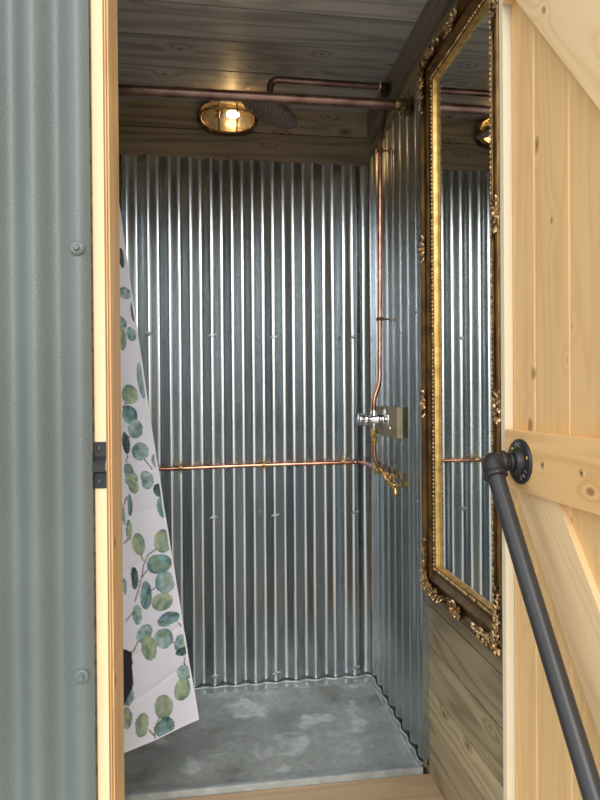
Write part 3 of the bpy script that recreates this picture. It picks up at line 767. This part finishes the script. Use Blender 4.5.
# ornaments
def petal(mb, c, ang, L, W, H, x, lift=.006):
    """leaf shaped lobe in the y-z plane starting at c"""
    u = V((0, math.cos(ang), math.sin(ang))); w = V((0, -math.sin(ang), math.cos(ang))); vs = []; fs = []; n, m = 7, 4
    for i in range(n + 1):
        t = i / n; wd = W * math.sin(PI * min(1, t * .92 + .08)) ** .7
        for j in range(-m, m + 1):
            q = j / m
            h = H * (1 - q * q) * (.35 + .65 * math.sin(PI * t)) + lift * t * t - .0012 * abs(q) * 2
            p = V((x, 0, 0)) + u * (L * t) + w * (wd * q * .5 * (1 + .18 * math.sin(i * 3.0))) + V((-h, 0, 0))
            vs.append(V((p.x, p.y + c[0], p.z + c[1])))
    k = 2 * m + 1
    for i in range(n):
        for j in range(2 * m): fs.append([i * k + j, i * k + j + 1, (i + 1) * k + j + 1, (i + 1) * k + j])
    mb.add(vs, fs, 0, True)
def scroll(mb, c, a0, turn, r0, x, rad):
    pts = []; rr = []
    for i in range(16):
        t = i / 15; a = a0 + turn * t; r = r0 * (1 - .8 * t)
        pts.append((x - .002 - .004 * t, c[0] + r * math.cos(a), c[1] + r * math.sin(a))); rr.append(rad * (1 - .45 * t))
    mb.tube(pts, rad, 7, radii=rr)
def trim(mb):
    keep = [i for i, f in enumerate(mb.f) if all(mb.v[k].y > 1.1465 for k in f)]
    ids = {}; nv = []
    for i in keep:
        for k in mb.f[i]:
            if k not in ids: ids[k] = len(nv); nv.append(mb.v[k])
    mb.f = [[ids[k] for k in mb.f[i]] for i in keep]; mb.v = nv
    mb.m = [mb.m[i] for i in keep]; mb.sm = [mb.sm[i] for i in keep]; mb.bid = [mb.bid[i] for i in keep]
def corner(name, cy, cz, sy, sz, rng):
    mb = MB(); R = random.Random(rng); x = .5725
    def P(a, b): return (cy + sy * a, cz + sz * b)     # a,b inwards distances along the two stiles
    def A(t): return math.atan2(sz * math.sin(t), sy * math.cos(t))
    f = P(.026, .026)
    for k in range(7): petal(mb, f, 2 * PI * k / 7 + .3, .022, .015, .006, x, .004)
    mb.blob((x - .008, f[0], f[1]), (.006, .006, .006), sub=2, rough=.3)
    for k in range(5): petal(mb, P(.018, .018), A(.2 + k * .3), .040, .014, .005, x + .001, .007)
    for ax in (0, 1):
        for i in range(8):
            t = .040 + .0145 * i; sc = 1 - .085 * i
            q = P(t, .018 + .006 * math.sin(i * 2)) if ax == 0 else P(.018 + .006 * math.sin(i * 2), t)
            base = 0 if ax == 0 else PI / 2
            petal(mb, q, A(base + .9 * (-1) ** i), .026 * sc, .013 * sc, .005, x, .006)
            petal(mb, q, A(base - .7 * (-1) ** i), .022 * sc, .012 * sc, .004, x, .005)
            mb.blob((x - .005, q[0], q[1]), (.005 * sc, .0055 * sc, .0055 * sc), sub=1, rough=.4)
            if i % 2 == 0: scroll(mb, q, R.random() * 6, 5.0 * (-1) ** i, .012 * sc, x - .001, .0028 * sc)
    for i in range(22):
        a, b_ = (R.random() * .12, R.random() * .035) if R.random() < .5 else (R.random() * .035, R.random() * .12)
        q = P(a - .004, b_ - .004); mb.blob((x - .003 - R.random() * .005, q[0], q[1]), (.004, .0045, .0045), sub=1, rough=.5)
    if sy > 0: trim(mb)     # near side ends behind the jamb
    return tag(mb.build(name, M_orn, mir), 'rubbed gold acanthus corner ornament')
oy0, oy1, oz0, oz1 = GY0 - RW, GY1 + WF * KF, GZ0 - WF, GZ1 + WF
corner('corner_ornament', oy1, oz0, -1, 1, 1); corner('corner_ornament', oy0 - .004, oz0, 1, 1, 2)
corner('corner_ornament', oy1, oz1, -1, -1, 3); corner('corner_ornament', oy0 - .004, oz1, 1, -1, 4)
def spray(y, z, ang, rng, sc=1.0):
    mb = MB(); R = random.Random(rng); x = .5735
    for k in range(8): petal(mb, (y, z), ang + 2 * PI * k / 8, .020 * sc, .012 * sc, .005, x, .005)
    for sg in (-1, 1):
        q = (y + sg * .016 * sc * math.cos(ang), z + sg * .016 * sc * math.sin(ang))
        for k in range(4): petal(mb, q, ang + (0 if sg > 0 else PI) + (k - 1.5) * .5, .022 * sc, .010 * sc, .004, x, .005)
        scroll(mb, q, ang, 5 * sg, .010 * sc, x - .002, .0026)
    mb.blob((x - .008, y, z), (.006, .006, .006), rough=.3)
    for i in range(6): mb.blob((x - .005, y + R.uniform(-.014, .014), z + R.uniform(-.014, .014)), (.004, .004, .004), sub=1, rough=.5)
    trim(mb)
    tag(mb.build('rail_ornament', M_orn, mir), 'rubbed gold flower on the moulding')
zm = (GZ0 + GZ1) / 2
spray(oy1 - .014, 1.478, PI / 2, 11); spray(oy1 - .014, 1.905, PI / 2, 12); spray(oy0 + .016, 1.478, PI / 2, 13); spray(oy0 + .016, 1.87, PI / 2, 14)
spray((oy0 + oy1) / 2 + .015, oz0 + .022, 0, 15, 1.1); spray((oy0 + oy1) / 2 + .015, oz1 - .022, 0, 16, 1.1)

# ------------------------------------------------------------------ keeper on left jamb
kp = empty('latch_keeper', (-.2040, YF, 1.38), 'black steel latch keeper screwed to the left door jamb', 'latch')
mb = MB()
zs = [(1.4215, .0), (1.4215, -.003), (1.3955, -.003), (1.3870, -.0105), (1.3810, -.0150), (1.3690, -.0150), (1.3655, -.003), (1.3385, -.003), (1.3385, 0), (1.3685, 0), (1.3715, -.0115), (1.3800, -.0115), (1.3900, -.0035), (1.3915, 0)]
mb.prism([(YF + d - .0002, z) for z, d in zs], 0, -.2155, -.1942)
mb.build('strap', M_bracket, kp)
for z in (1.410, 1.351):
    mb = MB(); mb.lathe((-.2065, YF - .003, z), (0, -1, 0), [(0, .0046), (.001, .0046), (.0022, .0035), (.0024, .0018), (.0016, .0)], seg=18); mb.build('screw', M_ironpipe, kp)

# ------------------------------------------------------------------ door (opened outwards)
DX, LX = .585, .565
DY1, DY0 = 1.1195, .345
door = empty('door_1', (DX, DY1, .40), 'pine ledged and braced door standing open on the right', 'door', kind='structure')
mb = MB(); seam = [DY1, 1.0372, .9267, .826, .726, .626, .526, .436, DY0]
for i in range(len(seam) - 1):
    a, c = seam[i], seam[i + 1]; mb.cur = 1.37 * (i + 1) + .2
    v = .0042
    mb.prism([(DX + .0, a - (v if i else .001)), (DX, c + v), (DX + v, c + .0004), (DX + .022, c + .0004), (DX + .022, a - .0004), (DX + v, a - .0004)], 2, .40, 2.43)
mb.build('plank_panel', M_pine, door)
def ledge(z0, z1, k):
    mb = MB(); mb.cur = k; mb.box((LX, DY0 + .02, z0), (DX, 1.1185, z1), bev=.0015); return mb.build('ledge', M_pineY, door)
L1 = ledge(1.3195, 1.4325, 4.6); ledge(2.268, 2.378, 2.9); ledge(.46, .572, 3.9)
def brace(p, k):
    mb = MB(); mb.cur = k; mb.prism(p, 0, .5735, DX); mb.build('brace', M_pineB, door)
brace([(1.0950, 1.3190), (.9480, 1.3190), (.385, .5725), (.5280, .5725)], 5.5)
brace([(1.0920, 2.2675), (.453, 1.433), (.37, 1.433), (.37, 1.495), (.950, 2.2675)], 6.7)
for y, z in ((.9781, 1.3777), (.8656, 1.3778)):
    mb = MB(); mb.lathe((LX, y, z), (-1, 0, 0), [(0, .0066), (.0006, .0064), (.0009, .0056)], seg=18); mb.lathe((LX - .0009, y, z), (-1, 0, 0), [(0, .0022), (.0003, .0020)], seg=6, mat=1, smooth=False)
    tag(mb.build('screw', [M_brassm, M_iron], L1), 'brass screw head')
# pipe pull handle
fc = V((LX, 1.0545, 1.3760)); rX = .5070
ha = bpy.data.objects.new('pull_handle', None); C.objects.link(ha); ha.parent = door; ha.location = fc - V(door['_w']); ha['_w'] = tuple(fc)
tag(ha, 'black iron pipe pull handle')
mb = MB()
mb.lathe(fc, (-1, 0, 0), [(0, .0420), (.0042, .0420), (.0058, .0405), (.0062, .026), (.0085, .0235), (.016, .0220), (.0185, .0205), (.0185, .0175)], seg=40)
fl = mb.build('flange', M_iron, ha)
for k, a in enumerate((.30, 2.40, 4.30)):
    s = MB(); s.lathe((fc.x - .0060, fc.y - .0315 * math.cos(a), fc.z + .0315 * math.sin(a)), (-1, 0, 0), [(0, .0044), (.0012, .0040), (.0020, .0022), (.0012, 0)], seg=14)
    tag(s.build('screw', M_brass if k != 2 else M_iron, ha), 'screw in the flange')
# elbow
ez = fc.z; ec = V((rX, fc.y, ez)); B2 = V((.5274, .700, .8105)); bd = (B2 - ec).normalized()
mb = MB()
mb.tube([fc + V((-.0170, 0, 0)), fc + V((-.043, 0, 0))], .0150, 20)
mb.lathe(fc + V((-.0190, 0, 0)), (-1, 0, 0), [(0, .0165), (.001, .0175), (.007, .0175), (.0075, .0152)], seg=28)
ep = fillet([fc + V((-.036, 0, 0)), ec, ec + bd * .030], .020, 12)
mb.tube(ep, .0195, 24)
mb.lathe(fc + V((-.0335, 0, 0)), (-1, 0, 0), [(0, .0205), (.001, .0215), (.008, .0215), (.010, .0195)], seg=28)
mb.lathe(ec + bd * .020, bd, [(0, .0195), (.002, .0215), (.010, .0220), (.011, .0205), (.011, .0165)], seg=28)
mb.build('elbow', M_iron, ha)
mb = MB(); mb.tube([ec + bd * .022, B2 - bd * .022], .0157, 28); mb.build('pipe', M_ironpipe, ha)
mb = MB()
mb.tube(fillet([B2 - bd * .030, B2, B2 + V((.024, 0, 0))], .020, 12), .0195, 24)
mb.lathe(B2 - bd * .030, bd, [(0, .0165), (0, .0220), (.010, .0215), (.012, .0195)], seg=28); mb.build('elbow', M_iron, ha)
mb = MB(); f2 = V((DX, B2.y, B2.z)); mb.lathe(f2, (-1, 0, 0), [(0, .0420), (.0042, .0420), (.0058, .0405), (.0062, .026), (.0085, .0235), (.022, .0220)], seg=40)
mb.tube([f2 + V((-.018, 0, 0)), f2 + V((-.048, 0, 0))], .0150, 20); mb.build('flange', M_iron, ha)
# cast figures on the flange, arranged round the ring
def cast(txt, a0, da, size=.0115):
    for i, ch in enumerate(txt):
        cu_ = bpy.data.curves.new('t', 'FONT'); cu_.body = ch; cu_.size = size; cu_.extrude = .0006; cu_.align_x = 'CENTER'; cu_.align_y = 'CENTER'
        to = bpy.data.objects.new('t', cu_); C.objects.link(to); bpy.context.view_layer.update()
        me = bpy.data.meshes.new_from_object(to.evaluated_get(bpy.context.evaluated_depsgraph_get()))
        bpy.data.objects.remove(to); a = a0 + da * i
        # flange faces -x: seen from there, right = -y, up = +z
        e_out = V((0, -math.sin(a), math.cos(a))); e_r = V((0, -math.cos(a), -math.sin(a)))
        mb_ = MB(); vs = [V((fc.x - .0062, fc.y, fc.z)) + e_out * (.0315 + v.co.y) + e_r * v.co.x + V((-v.co.z, 0, 0)) for v in me.vertices]
        mb_.add(vs, [list(p.vertices) for p in me.polygons]); bpy.data.meshes.remove(me)
        yield mb_
for txt, a0 in (('DC', -.17), ('101', 2.08)):
    m2 = MB()
    for q in cast(txt, a0, .36 if len(txt) == 2 else -.0 + .34): m2.add(q.v, q.f)
    m2.build('raised_lettering', M_label, fl)

# ------------------------------------------------------------------ light
w = bpy.data.worlds.new('sky'); bpy.context.scene.world = w; w.use_nodes = True; nt = w.node_tree; nt.nodes.clear()
out = N(nt, 'OutputWorld'); bg = N(nt, 'Background'); tc = N(nt, 'TexCoord'); sp_ = N(nt, 'SeparateXYZ')
nt.links.new(tc.outputs['Generated'], sp_.inputs[0])
cz = ramp(nt, sp_.outputs[2], [(.0, (.42, .45, .42)), (.03, (.62, .65, .63)), (.09, (1.0, 1.02, 1.02)), (1.0, (.90, .97, 1.06))])
nt.links.new(cz, bg.inputs[0]); bg.inputs[1].default_value = 1.0; nt.links.new(bg.outputs[0], out.inputs[0])
sl = bpy.data.lights.new('sun', 'SUN'); sl.energy = 1.7; sl.angle = math.radians(45); sl.color = (1, .97, .92)
so = bpy.data.objects.new('sun', sl); C.objects.link(so); so.rotation_euler = (math.radians(66), 0, math.radians(0)); so.location = (-2, -4, 5)

# ------------------------------------------------------------------ camera
yaw, pitch, roll = math.radians(8.046), math.radians(-.319), -.00748
f = V((math.sin(yaw) * math.cos(pitch), math.cos(yaw) * math.cos(pitch), math.sin(pitch))); r = V((math.cos(yaw), -math.sin(yaw), 0)); u = r.cross(f)
r2 = r * math.cos(roll) + u * math.sin(roll); u2 = u * math.cos(roll) - r * math.sin(roll)
cam = bpy.data.cameras.new('camera'); co = bpy.data.objects.new('camera', cam); C.objects.link(co)
Mx = Matrix((r2, u2, -f)).transposed().to_4x4(); Mx.translation = V((0, 0, 1.5)); co.matrix_world = Mx
cam.sensor_fit = 'HORIZONTAL'; cam.sensor_width = 36; cam.lens = 601.6 / 600 * 36; cam.clip_start = .02
sc = bpy.context.scene; sc.camera = co
sc.view_settings.view_transform = 'Standard'; sc.view_settings.look = 'None'; sc.view_settings.gamma = 1; sc.view_settings.use_curve_mapping = False
sc.view_settings.exposure = 0.6
for o in list(bpy.data.objects):
    if '_w' in o: del o['_w']
